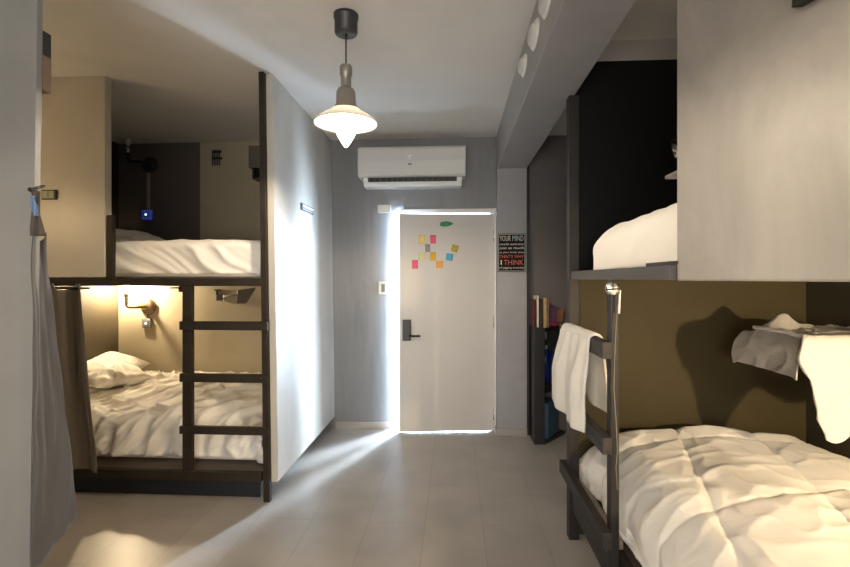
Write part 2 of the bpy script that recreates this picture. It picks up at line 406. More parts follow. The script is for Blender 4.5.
lg.build('emblem', mat('emblem_white', (.95, .95, .95), .2), t)
MB().box(xm - .016, xm + .018, yf - .005, yf - .0025, 2.44, 2.455).build('display', M['grey_plastic'], t)

# ================================================================== pendant lamps
def pendant(x, y, label, group=None):
    t = thing('pendant_lamp', (x, y, CE), label, 'pendant lamp', group)
    MB().lathe([(.0001, CE), (.062, CE), (.062, CE - .018), (.057, CE - .022), (.057, CE - .088), (.052, CE - .097), (.0001, CE - .097)], (x, y, 0)).build('ceiling_canopy', M['canopy'], t)
    MB().tube([(x, y, CE - .096), (x, y, 2.485)], .004, 8).build('cord', M['black_plastic'], t)
    MB().lathe([(.0001, 2.49), (.026, 2.488), (.031, 2.48), (.031, 2.44), (.026, 2.432), (.026, 2.375), (.028, 2.372)], (x, y, 0)).build('lamp_socket', M['pend_grey'], t)
    MB().lathe([(.026, 2.375), (.040, 2.368), (.048, 2.350), (.050, 2.29), (.060, 2.275), (.064, 2.262)], (x, y, 0)).build('neck', M['pend_grey'], t)
    MB().lathe([(.058, 2.270), (.075, 2.257), (.115, 2.235), (.150, 2.208), (.160, 2.193), (.159, 2.190), (.148, 2.203), (.112, 2.228), (.072, 2.264), (.055, 2.262)], (x, y, 0), seg=48).build('lamp_shade', M['shade_out'], t)
    g = MB().lathe([(.050, 2.205), (.056, 2.19), (.054, 2.17), (.042, 2.135), (.022, 2.10), (.010, 2.083), (.0001, 2.077)], (x, y, 0), seg=24).build('glass_tip', M['tip'], t)
    MB().lathe([(.0001, 2.252), (.030, 2.248), (.046, 2.232), (.048, 2.215), (.042, 2.206), (.0001, 2.204)], (x, y, 0), seg=24).build('bulb', M['bulb'], t)
    return t
pendant(-.539, 2.331, 'lit pendant lamp with white shade hanging from a black ceiling canopy')
pendant(-.42, -.15, 'second lit pendant lamp hanging behind the viewpoint')

# ================================================================== LEFT BUNK
LB = thing('bunk_bed', (-2.2, 3.0, 0), 'dark iron bunk bed with a ladder, built against the left side of the room', 'bunk bed')
YF = 2.96
# right post, leaning like the partition
x0t, x1t = onY(258.3, 100, 2.93).x, onY(263.6, 100, 2.93).x
x0b, x1b = onY(263.3, 490, 2.93).x, onY(269.6, 490, 2.93).x
MB().hexa([(x0b, 2.93, 0), (x1b, 2.93, 0), (x1b, 2.969, 0), (x0b, 2.969, 0), (x0t, 2.93, CE), (x1t, 2.93, CE), (x1t, 2.969, CE), (x0t, 2.969, CE)]).build('post', M['iron'], LB, bevel=.003)
za, zb = 1.375, 1.425
MB().box(XL, x0t + .02, 2.93, 2.968, za, zb).build('upper_rail', M['iron'], LB, bevel=.003)
MB().box(XL, -1.235, 2.97, YB, za + .008, zb).build('upper_platform', M['wood'], LB)
MB().box(XL, -1.225, 2.93, 2.968, .125, .185).build('lower_rail', M['iron'], LB, bevel=.003)
MB().box(XL, -1.26, 3.0, 3.02, 0, .149).build('under_bed_shade', M['navy'], LB)  # dark board added in place of the shade under the bed
MB().box(XL, -1.215, 2.97, YB, .15, .178).build('lower_platform', M['wood_dark'], LB)
# short guard post beside the panel
gx0, gx1 = onY(106.3, 250, 2.93).x, onY(112, 250, 2.93).x
MB().box(gx0, gx1, 2.932, 2.966, zb, onY(109, 215, 2.93).z).build('guard_post', M['iron'], LB, bevel=.003)
lx0, lx1 = onY(182, 400, 2.93).x, onY(191.5, 400, 2.93).x
MB().box(lx0, lx1, 2.932, 2.966, .185, za).build('ladder_stile', M['iron'], LB, bevel=.003)
for (py0, py1) in ((321.3, 329.2), (373.6, 381.8), (426.2, 434.3)):
    a = onY(179.5, py0, 2.90); b = onY(266.5, py1 + 1.3, 2.90)
    r = MB().box(a.x, onY(267.5, py0, 2.90).x, 2.895, 2.929, b.z, a.z).build('ladder_rung', M['iron'], LB, bevel=.003)
    bx = onY(261.5, 0, 2.895).x
    MB().lathe([(.0001, -.006), (.008, -.005), (.009, 0)], (bx, 2.895, (a.z + b.z) / 2), 'Y', 12).build('bolt', M['black_plastic'], r)

def slab(x0, x1, y0, y1, z0, z1, r=.05):   # rounded mattress
    mb = MB(); mb.box(x0, x1, y0, y1, z0, z1); return mb

def map1(u, a, b, r):
    if u < a + r:
        t = a + r - u; s = -1
        if t < r * PI / 2: return a + r - r * math.sin(t / r), r * (1 - math.cos(t / r)), s * min(1, t / (r * PI / 2))
        return a, r + t - r * PI / 2, -1
    if u > b - r:
        t = u - (b - r)
        if t < r * PI / 2: return b - r + r * math.sin(t / r), r * (1 - math.cos(t / r)), min(1, t / (r * PI / 2))
        return b, r + t - r * PI / 2, 1
    return u, 0, 0
def drape(x0, x1, y0, y1, zt, r, h, wr, nu, nv, zmin=-9, flare=.05, zb=None):
    """cloth over a box; h = hang at (x0,x1,y0,y1); wr(u,v)->normal displacement; zb(x,y) extra height"""
    u0, u1, v0, v1 = x0 - h[0], x1 + h[1], y0 - h[2], y1 + h[3]
    def fn(a, b):
        u = u0 + (u1 - u0) * a; v = v0 + (v1 - v0) * b
        x, dx, sx = map1(u, x0, x1, r); y, dy, sy = map1(v, y0, y1, r)
        d = max(dx, dy) + .35 * min(dx, dy)
        w = wr(u, v)
        side = min(1, math.sqrt(sx * sx + sy * sy))
        # horizontally outwards on the sides, up on top
        x += sx * (w + flare * dx * .5) + (sx * flare * dy if dx > r else 0)
        y += sy * (w + flare * dy * .5) + (sy * flare * dx if dy > r else 0)
        z = zt - d + w * (1 - .85 * side)
        if zb: z += zb(u, v) * (1 - side)
        return (x, y, max(z, zmin))
    return MB().grid(fn, nu, nv)

def wr_bed(seed, amp=1.0, ang=.9, fine=1.0):
    ca, sa = math.cos(ang), math.sin(ang)
    def f(u, v):
        p = u * ca + v * sa; q = -u * sa + v * ca
        w = N3(u * 1.5, v * 1.5, seed) * .02
        p += N3(u * 2, v * 2, seed + 5) * .12
        m = ss(-.15, .35, N3(u * 2.2, v * 2.2, seed + 9))
        w += (ridge(p * 1.6, q * 7, seed) ** 2.5 - .35) * .020 * fine * m
        w += (ridge(p * 2.2 + 9, q * 13, seed + 3) ** 2.5 - .35) * .011 * fine
        w += (ridge(q * 2.5 + 4, p * 9, seed + 6) ** 3 - .3) * .007 * fine * (1 - m)
        w += N3(u * 9, v * 9, seed) * .004
        return w * amp
    return f

# lower left bed
tag(MB().box(XL + .03, -1.30, 3.12, YB - .03, .178, .40).build('mattress', M['white_cloth'], loc=(-2.2, 3.7, .178), bevel=.04), 'white mattress under the duvet on the lower left bunk', 'mattress')
zb_l = lambda u, v: .05 * ss(3.1, 3.9, v) + .03 * N3(u * 2.3, v * 2.3, 7)
wl0 = wr_bed(1.7, 1.35, .95, 2.0)
def wl(u, v):
    hang = ss(3.2, 2.95, v)
    return wl0(u, v) + hang * (.022 * math.sin(u * 21 + 3 * N3(u * 2, 1, 4)) + .012 * math.sin(u * 47 + 2))
o = drape(XL + .06, -1.29, 3.09, YB - .02, .485, .09, (.0, .06, .22, 0), wl, 190, 150, .186, .12, zb_l).build('duvet', M['white_cloth'], loc=(-2.2, 3.7, .2), solid=.012)
tag(o, 'crumpled white duvet spread over the lower left bunk', 'duvet')

def pillow(name, c, size, rot, label, seed=0, mname='white_cloth', fold=0.0):
    L_, W_, T_ = size
    R = Matrix.Rotation(rot[2], 3, 'Z') @ Matrix.Rotation(rot[1], 3, 'Y') @ Matrix.Rotation(rot[0], 3, 'X')
    n = 40; mb = MB()
    for sgn in (1, -1):
        def fn(a, b, sgn=sgn):
            x = a * 2 - 1; y = b * 2 - 1
            e = (1 - abs(x) ** 2.6) * (1 - abs(y) ** 2.6)
            t = max(0, e) ** .55
            px = x * (1 - .07 * (1 - y * y) * abs(x)) ; py = y * (1 - .09 * (1 - x * x) * abs(y))
            w = (ridge(x * 1.2 + seed, y * 3.5, seed) - .5) * .10 + N3(x * 3, y * 3, seed) * .12
            z = sgn * t * (T_ / 2) * (1 + w)
            z += fold * ridge(x * .8, y * 2.2, seed + 2) * T_ * .3 * t
            return R @ Vector((px * L_ / 2, py * W_ / 2, z)) + Vector(c)
        mb.grid(fn, n, n)
    return tag(mb.build(name, M[mname], loc=c), label, 'pillow')
pillow('pillow', (-3.08, 4.08, .625), (.40, .56, .17), (0.15, .30, .15), 'plump white pillow leaning at the head of the lower left bunk', 2)
pillow('pillow', (-2.84, 3.80, .59), (.36, .46, .14), (0.0, .10, -.5), 'folded white pillow lying in front of the other on the lower left bunk', 6, fold=.8)

# upper left bed
def wr_side(seed):
    def f(u, v):
        hang = ss(3.1, 2.97, v)
        w = N3(u * 2, v * 2, seed) * .012
        q = u * 1.0 + v * 1.5 + .10 * N3(u * 3, v * 3, 2)
        w += hang * (ridge(q * 4.2 + .5 * N3(u, v * 6, 3), v * 1.2, seed) ** 2 - .4) * .024
        w += hang * (ridge(q * 9, v * 3 + u * 2, seed + 4) - .6) * .010
        w += (1 - hang) * (ridge(u * 3, v * 3, seed) - .6) * .008
        return w
    return f
tag(MB().box(XL + .03, -1.26, 3.05, YB - .03, 1.426, 1.62).build('mattress', M['white_cloth'], loc=(-2.2, 3.7, 1.426), bevel=.04), 'white mattress under the sheet on the upper left bunk', 'mattress')
o = drape(XL + .04, -1.255, 3.02, YB - .02, 1.675, .05, (0, 0, .20, 0), wr_side(3.1), 190, 120, 1.432, .02).build('bed_sheet', M['white_cloth'], loc=(-2.2, 3.7, 1.43), solid=.008)
tag(o, 'white sheet hanging over the front of the upper left bunk mattress', 'bed sheet')
pillow('pillow', (-2.86, 3.95, 1.76), (.50, .66, .17), (0, .05, .1), 'white pillow at the head of the upper left bunk', 9)

# wall lamps and switches in the left bunk
def wall_lamp(name, c, s, lit, label, mname, bulbdir=1, sc_=1.0):
    # pipe lamp on a round rose; c on wall (facing -Y)
    t = thing(name, c, label, 'wall lamp')
    x, y, z = c; k = sc_
    MB().lathe([(.0001, -.03 * k), (.035 * k, -.028 * k), (.055 * k, -.018 * k), (.060 * k, 0)], c, 'Y', 28).build('wall_rose', M[mname], t)
    pts = [(x, y - .02, z), (x, y - .08 * k, z), (x - .02 * k, y - .10 * k, z), (x - .085 * k, y - .10 * k, z), (x - .10 * k, y - .10 * k, z + .015 * k), (x - .10 * k, y - .10 * k, z + .07 * k)]
    MB().tube(pts, .013 * k, 12).build('pipe_arm', M[mname], t)
    MB().lathe([(.0001, 0), (.019, 0), (.022, .006), (.022, .045), (.019, .05), (.0001, .05)], (x - .10 * k, y - .10 * k, z + .065 * k), 'Z', 20).build('bulb_holder', M['chrome'], t)
    b = MB().lathe([(.0001, 0), (.012, .004), (.024, .028), (.028, .048), (.022, .068), (.010, .078), (.0001, .08)], (x - .10 * k, y - .10 * k, z + .113 * k), 'Z', 20)
    b.build('bulb', M['bulb2'] if lit else M['bulb_off'], t)
    return t
def socket_box(c, label, mname, axis='Y'):
    t = thing('wall_socket', c, label, 'wall socket')
    x, y, z = c
    MB().box(x - .045, x + .045, y - .03, y, z - .045, z + .045).build('box', M[mname], t, bevel=.006)
    MB().box(x - .026, x + .026, y - .034, y - .03, z - .024, z + .024).build('socket_insert', M['grey_plastic'], t, bevel=.003)
    MB().lathe([(.0001, -.004), (.009, -.003), (.010, 0)], (x, y - .034, z), 'Y', 12).build('indicator_light', M['led_dot'], t)
    return t
c = onY(148.5, 303, YB); 
wall_lamp('wall_lamp', (c.x, YB, 1.155), 1, True, 'lit pipe wall lamp with bronze rose in the lower left bunk', 'brass', 1, 1.3)
c2 = onY(148, 323, YB); socket_box((c2.x, YB, c2.z), 'grey wall socket with a lit dot under the lit lamp', 'grey_plastic')
tag(MB().tube([(c2.x, YB - .014, c2.z + .045), (c2.x, YB - .014, 1.09)], .009).build('conduit', M['brass'], loc=(c2.x, YB, c2.z + .045)), 'short bronze conduit joining the lit lamp to its socket', 'conduit')
c = onY(150, 165, YB)
wall_lamp('wall_lamp', (c.x, YB, c.z), 1, False, 'unlit black pipe wall lamp above the upper left bunk', 'black_plastic', 1, 1.3)
c2 = onY(148, 215, YB); socket_box((c2.x, YB, c2.z), 'blue glowing wall socket above the upper left bunk', 'blue_led')
tag(MB().box(c.x - .022, c.x + .004, YB - .018, YB, c2.z + .046, c.z - .079).build('conduit', mat('conduit_grey', (.40, .36, .32), .5), loc=(c.x, YB, c2.z + .05), bevel=.003), 'pale vertical conduit between the unlit lamp and the blue socket', 'conduit')
# black hanger rack on the upper back wall
a = onY(212.5, 150, YB); b = onY(222.5, 166, YB)
t = thing('wall_hook_rack', ((a.x + b.x) / 2, YB, a.z), 'small black metal hook rack high on the wall above the upper left bunk', 'hook rack')
mz = (a.z + b.z) / 2
MB().box(a.x, b.x - .01, YB - .008, YB, a.z - .03, a.z - .01).box(a.x + .01, b.x, YB - .008, YB, mz - .015, mz + .005).build('rack_bar', M['black_plastic'], t)
for k in range(4):
    x = a.x + .008 + k * (b.x - a.x - .03) / 3
    MB().tube([(x, YB - .008, a.z), (x, YB - .02, mz + .01), (x + .006, YB - .03, mz - .01), (x + .004, YB - .02, b.z)], .0055, 8).build('hook', M['black_plastic'], t)
# open black storage box on the inner side of the partition, upper
q = MB()
X1 = -1.242; ybx = 4.10
pa = onY(248, 151, 3.75); pb = onY(248, 172, 3.75)
t = thing('wall_shelf_box', (X1, 3.8, 2.25), 'small black box shelf fixed inside the upper left bunk at its right end', 'shelf box')
bx = onY(248.5, 160, 3.60).x
MB().box(bx, X1, 3.60, 3.615, pb.z, pa.z).box(bx, bx + .012, 3.615, 3.85, pb.z, pa.z).build('panel', mat('box_grey_brown', (.07, .062, .055), .5), t, bevel=.002)
MB().box(bx + .02, X1, 3.62, 3.85, pb.z - .085, pb.z - .075).box(bx + .02, bx + .03, 3.62, 3.85, pb.z - .075, pb.z - .001).box(bx + .03, X1, 3.84, 3.85, pb.z - .075, pb.z - .001).build('tray', M['black_plastic'], t)

# coat hook + arm on lower back wall, wall shadow modelled as a solid
a = onY(216, 288.5, YB); b = onY(228, 301, YB)
t = thing('hook_arm', ((a.x + b.x) / 2, YB, (a.z + b.z) / 2), 'small grey hook with arm and a solid modelled shadow on the back wall of the lower left bunk', 'reading light')
zc = (a.z + b.z) / 2
MB().box(a.x + .01, a.x + .022, YB - .02, YB, b.z, a.z - .02).box(a.x - .01, a.x + .05, YB - .02, YB, a.z - .022, a.z - .008).build('bracket', M['black_plastic'], t)
MB().box(a.x + .025, a.x + .10, YB - .05, YB, b.z, b.z + .06).build('mount', M['chrome'], t, bevel=.004)
e = onY(240, 296, YB - .16)
MB().tube([(a.x + .08, YB - .03, b.z + .045), (a.x + .15, YB - .10, b.z + .05), (e.x - .02, YB - .13, e.z + .01)], .008, 8).build('arm', M['grey_plastic'], t)
h0 = onY(235, 289, YB - .15); 
MB().hexa([(e.x - .035, YB - .18, e.z - .07), (e.x + .045, YB - .18, e.z - .07), (e.x + .045, YB - .12, e.z - .07), (e.x - .035, YB - .12, e.z - .07),
           (e.x - .02, YB - .18, e.z + .055), (e.x + .14, YB - .18, e.z + .075), (e.x + .14, YB - .12, e.z + .075), (e.x - .02, YB - .12, e.z + .055)]).build('arm_head', mat('shadow_taupe', (.12, .105, .08), .5), t, bevel=.01)  # dark solid in the outline of the shadow on the wall
# black shelf bracket under the upper platform beside ladder stile
p = onY(176, 289, 3.0)
tag(MB().box(lx0 - .05, lx0 + .02, 2.975, 3.0, 1.335, 1.374).tube([(lx0 - .12, 2.99, 1.362), (lx0 - .04, 2.99, 1.362)], .005, 8).build('curtain_bracket', M['black_plastic'], loc=(lx0, 2.99, 1.35)), 'small black curtain rod stub beside the ladder stile under the upper platform', 'bracket')
# switch plate on the tan side panel
p = onY(50.5, 195, 2.93)
t = thing('switch_plate', (p.x, 2.93, p.z), 'small grey-green double switch plate on the tan bunk panel', 'switch plate')
MB().box(p.x - .05, p.x + .05, 2.915, 2.93, p.z - .032, p.z + .032).build('back_plate', M['black_plastic'], t, bevel=.003)
MB().box(p.x - .042, p.x - .002, 2.910, 2.915, p.z - .024, p.z + .024).build('switch', mat('switch_green', (.25, .27, .20), .4), t, bevel=.002)
MB().box(p.x + .002, p.x + .04, 2.910, 2.915, p.z - .024, p.z + .024).build('switch', mat('switch_green', (.25, .27, .20), .4), t, bevel=.002)
# small name plate on the partition
def partp(px, py):
    q = onP(px, py, Vector((P1 + .012, 0, 1.9)), Vector((1, 0, tb / 2.6)).normalized()); return q
a = partp(300.5, 202.5); b = partp(312.5, 208); c_ = partp(300.5, 210.5)
t = thing('bunk_sign', ((a.x), (a.y + b.y) / 2, a.z), 'small dark framed number sign on the pale partition wall', 'sign')
ts = MB().box(a.x - .003, a.x + .009, a.y, b.y, a.z - .055, a.z).build('frame', M['black_plastic'], t, bevel=.002)
MB().box(a.x + .009, a.x + .011, a.y + .035, b.y - .01, a.z - .026, a.z - .008).build('white_insert', M['white_plastic'], t)
MB().box(a.x + .009, a.x + .011, a.y + .03, b.y - .01, a.z - .047, a.z - .03).build('grey_insert', M['grey_plastic'], t)

# ================================================================== curtains
def curtain(name, mname, label, top, bot, nf, amp, seed, zt, zbf, nrm):
    # top/bot: ((x,y),(x,y)) line ends; nrm horizontal normal
    t0, t1 = Vector(top[0]), Vector(top[1]); b0, b1 = Vector(bot[0]), Vector(bot[1])
    def fn(a, b):
        k = b ** 1.15
        p = t0.lerp(t1, a) * (1 - k) + b0.lerp(b1, a) * k
        am = amp * (.9 + .5 * N3(a * 3, b * 2, seed)) * (1 - .35 * b)
        w = am * math.sin(2 * PI * nf * a + .8 * N3(a * 2, b * 1.5, seed) + 1.0) + .25 * am * math.sin(2 * PI * nf * 2.3 * a + 1.3)
        w += .012 * N3(a * 4, b * 5, seed + 2)
        zb_ = zbf(a)
        z = zt + (zb_ - zt) * b + (.02 * math.sin(2 * PI * nf * a) * (1 - ss(0, .12, b)))
        return (p.x + nrm[0] * w, p.y + nrm[1] * w, z)
    o = MB().grid(fn, 110, 70).build(name, M[mname], loc=(top[0][0], top[0][1], zt), solid=.003)
    return tag(o, label, 'curtain')
# lower left bunk curtain
x0c, x1c = onY(44, 300, 2.86).x, onY(84, 300, 2.86).x
x0d, x1d = onY(45, 460, 2.86).x, onY(99, 460, 2.86).x
curtain('curtain', 'curtain2', 'taupe curtain gathered at the left end of the lower left bunk', ((x0c, 2.87), (x1c, 2.87)), ((x0d, 2.87), (x1d, 2.87)), 1.6, .035, 3, 1.37, lambda a: .215 - .02 * a, (0, 1))
cr_ = tag(MB().tube([(XL + .02, 2.875, 1.362), (x1c + .03, 2.875, 1.362)], .008, 10).build('curtain_rod', M['iron'], loc=(XL, 2.875, 1.362)), 'dark curtain rod carrying the taupe curtain under the upper platform', 'curtain rod')
# near grey curtain
t0 = onY(31, 235, 1.405); t1 = onY(44.5, 235, 1.50)
b0 = onY(30, 560, 1.405); b1 = onY(78, 520, 1.55); zl, zr = onY(44, 565, 1.405).z, b1.z
def zb_near(a):
    return zl - .03 + (zr - zl + .03) * ss(0, 1, a)
curtain('curtain', 'curtain', 'long grey curtain hanging beside the near grey wall at the far left', ((t0.x, t0.y), (t1.x, t1.y)), ((b0.x, b0.y), (b1.x, b1.y)), 1.1, .008, 8, 1.565, zb_near, (1, 0))
# hook and tied cloth above it
hk = onY(30, 190, 1.40); hk2 = onY(44, 186, 1.455); ct = onY(38, 233, 1.41)
t = thing('curtain_hook', (hk.x, 1.40, hk.z), 'dark hook with twisted blue and brown ties holding up the near grey curtain', 'hook')
MB().tube([tuple(hk), tuple(hk2)], .005, 8).tube([(hk.x, 1.398, hk.z + .002), (hk.x, 1.42, hk.z)], .007, 8).build('rod', M['black_plastic'], t)
def tie(x0, y0, x1, y1, w0, w1, yy, ph):
    def fn(a, b):
        p = onY(x0 + (x1 - x0) * b + (a - .5) * (w0 + (w1 - w0) * b), y0 + (y1 - y0) * b, yy)
        return (p.x, yy + .006 * math.sin(a * 9 + b * 5 + ph), p.z)
    return MB().grid(fn, 16, 16)
tie(35, 191, 38, 236, 8, 12, 1.405, 0).build('brown_tie', mat('tie_brown', (.05, .04, .035), .8), t, solid=.003)
tie(33, 196, 36, 216, 4, 5, 1.396, 2).build('blue_tie', mat('tie_blue', (.10, .17, .32), .8), t, solid=.002)
# box fixed on the wall edge
q0 = onY(39, 34, 1.47); q1 = onY(49.5, 93, 1.47); qm = onY(44, 58, 1.47)
t = thing('junction_box', (q0.x, 1.47, qm.z), 'black and brown box fixed high on the back of the near left wall', 'junction box')
MB().box(q0.x - .05, q1.x - .002, 1.443, 1.48, qm.z, q0.z).build('upper_box', M['black_plastic'], t, bevel=.002)
MB().box(q0.x - .05, q1.x, 1.443, 1.478, q1.z, qm.z).build('lower_box', mat('box_brown', (.19, .13, .08), .5), t, bevel=.002)

# ================================================================== RIGHT BUNK
RB = thing('bunk_bed', (1.2, 2.0, 0), 'black bunk bed with a ladder and towel, built against the right wall', 'bunk bed')
MB().box(.625, .680, 2.61, 2.669, 0, 2.42).build('post', M['black_wood'], RB, bevel=.003)
MB().box(.632, .666, 1.95, 2.0, 0, 1.415).build('ladder_stile', M['black_wood'], RB, bevel=.003)
M['rail_grey'] = mat('grey_painted_rail', (.065, .06, .06), .5, var=.1, vscale=6)
MB().box(.635, .69, 1.437, 2.609, 1.417, 1.461).build('upper_rail', M['rail_grey'], RB, bevel=.002)
MB().box(.701, XR, -.9, 2.669, 1.417, 1.452).build('upper_platform', M['wood_dark'], RB)
M['rung_wood'] = mat('rung_black_wood', (.032, .027, .024), .55, spec=.3, var=.5, vscale=7, bump=.3, bscale=30, stretch=(3, .3, 3))
for zt in (1.168, .785, .405):
    MB().box(.592, .631, 1.925, 2.70, zt - .068, zt).build('ladder_rung', M['rung_wood'], RB, bevel=.003)
MB().box(.633, .70, 2.001, 2.609, .285, .335).build('lower_rail', mat('side_rail_wood', (.22, .18, .14), .5, var=.6, vscale=8, stretch=(3, .4, 1)), RB, bevel=.003)
MB().box(.701, XR, -.9, 2.669, .27, .30).build('lower_platform', M['wood_dark'], RB)
MB().box(.667, .70, -.9, 1.999, .18, .30).build('side_board', M['black_wood'], RB)
MB().box(.64, .699, 2.0, 2.609, .165, .284).build('side_board', M['black_wood'], RB)

# lower right mattress and quilt
tag(MB().box(.80, XR - .03, -.6, 2.60, .30, .50).build('mattress', M['white_cloth'], loc=(1.3, 1, .30), bevel=.04), 'white mattress under the quilted duvet on the lower right bunk', 'mattress')
def wr_q(u, v):
    U = (u - .84 - .245 * (v - 1.35) + .03 * N3(u, v, 1)) / .37; V = (v - 1.74 - .06 * (u - .8) + .04 * N3(u * 1.3, v * 1.3, 2)) / .62
    s1 = abs(math.sin(PI * U)); s2 = abs(math.sin(PI * V))
    w = .030 * (min(s1, 1) * min(s2, 1)) ** .28
    m = 1 - .5 * min(s1, s2)
    w += (ridge(u * 3 + v * 2.5, v * 6 - u * 3, 4.2) ** 2 - .4) * .009 * m
    w += (ridge(u * 7 - v * 5, v * 5 + u * 6, 1.2) ** 2.5 - .35) * .005
    w += N3(u * 1.8, v * 1.8, 8.8) * .020
    return w
zb_q = lambda u, v: .085 * math.sin(PI * max(0, min(1, (u - .75) / 1.2))) * 1.0
o = drape(.745, XR - .05, -.7, 2.63, .555, .13, (.21, 0, 0, .05), wr_q, 190, 400, .34, .14, zb_q).build('duvet', M['white_cloth'], loc=(1.3, 1, .35), solid=.012)
tag(o, 'puffy white quilted duvet covering the lower right bunk', 'duvet')

# upper right mattress
tag(MB().box(.74, XR - .03, -.7, 2.40, 1.452, 1.60).build('mattress', M['white_cloth'], loc=(1.3, 1, 1.452), bevel=.04), 'white mattress under the sheet on the upper right bunk', 'mattress')
def wr_u(u, v):
    w = N3(u * 2, v * 2, 5) * .012
    w += (ridge(u * 5 + v * 3, v * 4.5 - u * 2, 3) - .6) * .009
    return w
o = drape(.722, XR - .05, -.8, 2.52, 1.70, .13, (.20, 0, 0, .22), wr_u, 120, 260, 1.463, .0).build('bed_sheet', M['white_cloth'], loc=(1.3, 1, 1.46), solid=.008)
tag(o, 'plump white bedding hanging over the edge of the upper right bunk', 'bedding')
# grey strap / folded blanket edge on top
a = onX(646, 206, .72); b = onX(680, 193.5, .72)
tag(MB().box(.70, .80, 1.40, 1.62, 1.752, 1.764).build('tablet', mat('dark_taupe', (.22, .19, .19), .4), loc=(.75, 1.5, 1.752), bevel=.004), 'thin grey tablet lying on the upper right bunk bedding', 'tablet')
tag(MB().box(.655, .705, 1.42, 1.66, 1.462, 1.474).build('book', M['black_plastic'], loc=(.68, 1.5, 1.462), bevel=.002), 'thin black book tucked under the upper right bedding on the rail', 'book')
# reading lamp high on the right bunk end wall
p = onY(673, 150, 2.60)
t = thing('reading_lamp', (p.x + .05, 2.669, p.z + .03), 'small chrome reading lamp on the black end wall, half hidden by the pale panel', 'reading lamp')
MB().tube([(p.x + .06, 2.669, p.z + .06), (p.x + .05, 2.62, p.z + .07), (p.x, 2.60, p.z + .05)], .008, 8).build('arm', M['black_plastic'], t)
MB().tube([(p.x - .015, 2.60, p.z + .045), (p.x + .0, 2.58, p.z), (p.x + .02, 2.56, p.z - .05)], [.012, .022, .034], 16).build('arm_head', M['chrome'], t)

# metal clip disc and cord on the near stile
p = onY(612.5, 288.5, 1.94)
t = thing('clip_lamp', (p.x, 1.94, p.z), 'round chrome clip lamp with a white cord hanging on the ladder stile', 'clip lamp')
MB().lathe([(.0001, -.010), (.022, -.009), (.028, -.005), (.029, 0), (.027, .004)], (p.x, 1.94, p.z), 'Y', 24).build('lamp_disc', M['chrome'], t)
MB().box(p.x - .028, p.x + .030, 1.917, 1.921, p.z - .006, p.z + .001).build('bar', M['iron'], t)
MB().tube([(p.x + .026, 1.930, p.z - .005), (p.x + .022, 1.930, p.z - .10)], .0045, 8).build('plug', M['white_plastic'], t)
pts = [onY(x, y, 1.935) for x, y in ((617.8, 305), (616, 330), (614.5, 360), (614, 390), (616, 420), (617.5, 450), (616, 468), (617.5, 490))]
MB().tube([tuple(q) for q in pts], .0016, 6).build('cord', mat('cord_cream', (.22, .19, .15), .5), t)

# towel over the top rung
def towel_fn(side):
    pass
def tw(a, b):
    # a along Y (near->far), b along drop: 0 corridor hem .. 1 inner hem
    Y = 2.085 + a * .50
    zt = 1.180; r = .030; xc = .612
    Lf = .50 - .10 * (a > 2) - .07 * a + .05 * math.sin(a * 5)   # front flap length
    Lf = .385 + .03 * math.cos(a * 3.2)
    Lb = .27 + .05 * (1 - a)
    tot = Lf + PI * r + Lb
    s = b * tot
    if s < Lf:
        d = Lf - s; k = d / Lf
        x = xc - r - .030 * ss(0, .6, k) - .010 * k; z = zt - r - d
        x += .013 * math.sin(a * 11 + 1.5 + k) * ss(0, .5, k) + .006 * math.sin(a * 23 + 2 * k)
        Y += (.10 * (a) - .03) * k + (.02 * math.sin(k * 3))
        z += .03 * k * math.sin(a * 3.5 + 2.0)
    elif s < Lf + PI * r:
        q = (s - Lf) / r; x = xc - r * math.cos(q); z = zt - r + r * math.sin(q)
    else:
        d = s - Lf - PI * r; k = d / Lb
        x = xc + r + .012 * math.sin(a * 9) * k + .03 * k; z = zt - r - d - .03 * math.sin(PI * a) * k
    x += .004 * N3(a * 6, b * 8, 3)
    return (x, Y, z)
o = MB().grid(tw, 60, 90).build('towel', M['towel'], loc=(.61, 2.33, 1.15), solid=.011)
tag(o, 'white towel draped over the top rung of the right ladder', 'towel')

# wall shelf with bedding in the right bunk corner
t = thing('wall_shelf', (XR, 2.27, 1.09), 'dark wall shelf under the folded towels in the right bunk corner', 'shelf')
MB().box(1.45, XR, 2.06, 2.44, 1.09, 1.11).build('board', M['black_wood'], t, bevel=.003)
MB().box(XR - .02, XR, 2.10, 2.13, .95, 1.09).build('bracket', M['iron'], t)
MB().box(XR - .02, XR, 2.39, 2.42, .95, 1.09).build('bracket', M['iron'], t)
tag(MB().box(1.47, XR - .02, 2.08, 2.42, 1.111, 1.132).build('folded_blanket', M['towel_grey'], loc=(1.7, 2.3, 1.115), bevel=.01), 'folded grey blanket beneath the towels on the wall shelf', 'blanket')
def wg(u, v):
    w = .014 * N3(u * 5, v * 5, 2) + (ridge(u * 9 + v * 3, v * 6, 5) - .6) * .012
    return w
def wc(u, v):
    w = .016 * N3(u * 4, v * 4, 12) + (ridge(u * 6, v * 3, 15) - .6) * .010
    return w
o = drape(1.415, XR - .05, 2.03, 2.455, 1.165, .035, (.14, 0, .005, .02), wg, 90, 80, .9, .03,
          lambda u, v: .03 * ridge(u * 5, v * 5, 3) + .07 * math.exp(-((u - 1.52) ** 2 + (v - 2.30) ** 2) / .003)).build('pillowcase', M['towel_grey'], loc=(1.7, 2.3, 1.15), solid=.006)
tag(o, 'grey pillowcase draped over the left side of the wall shelf', 'pillowcase')
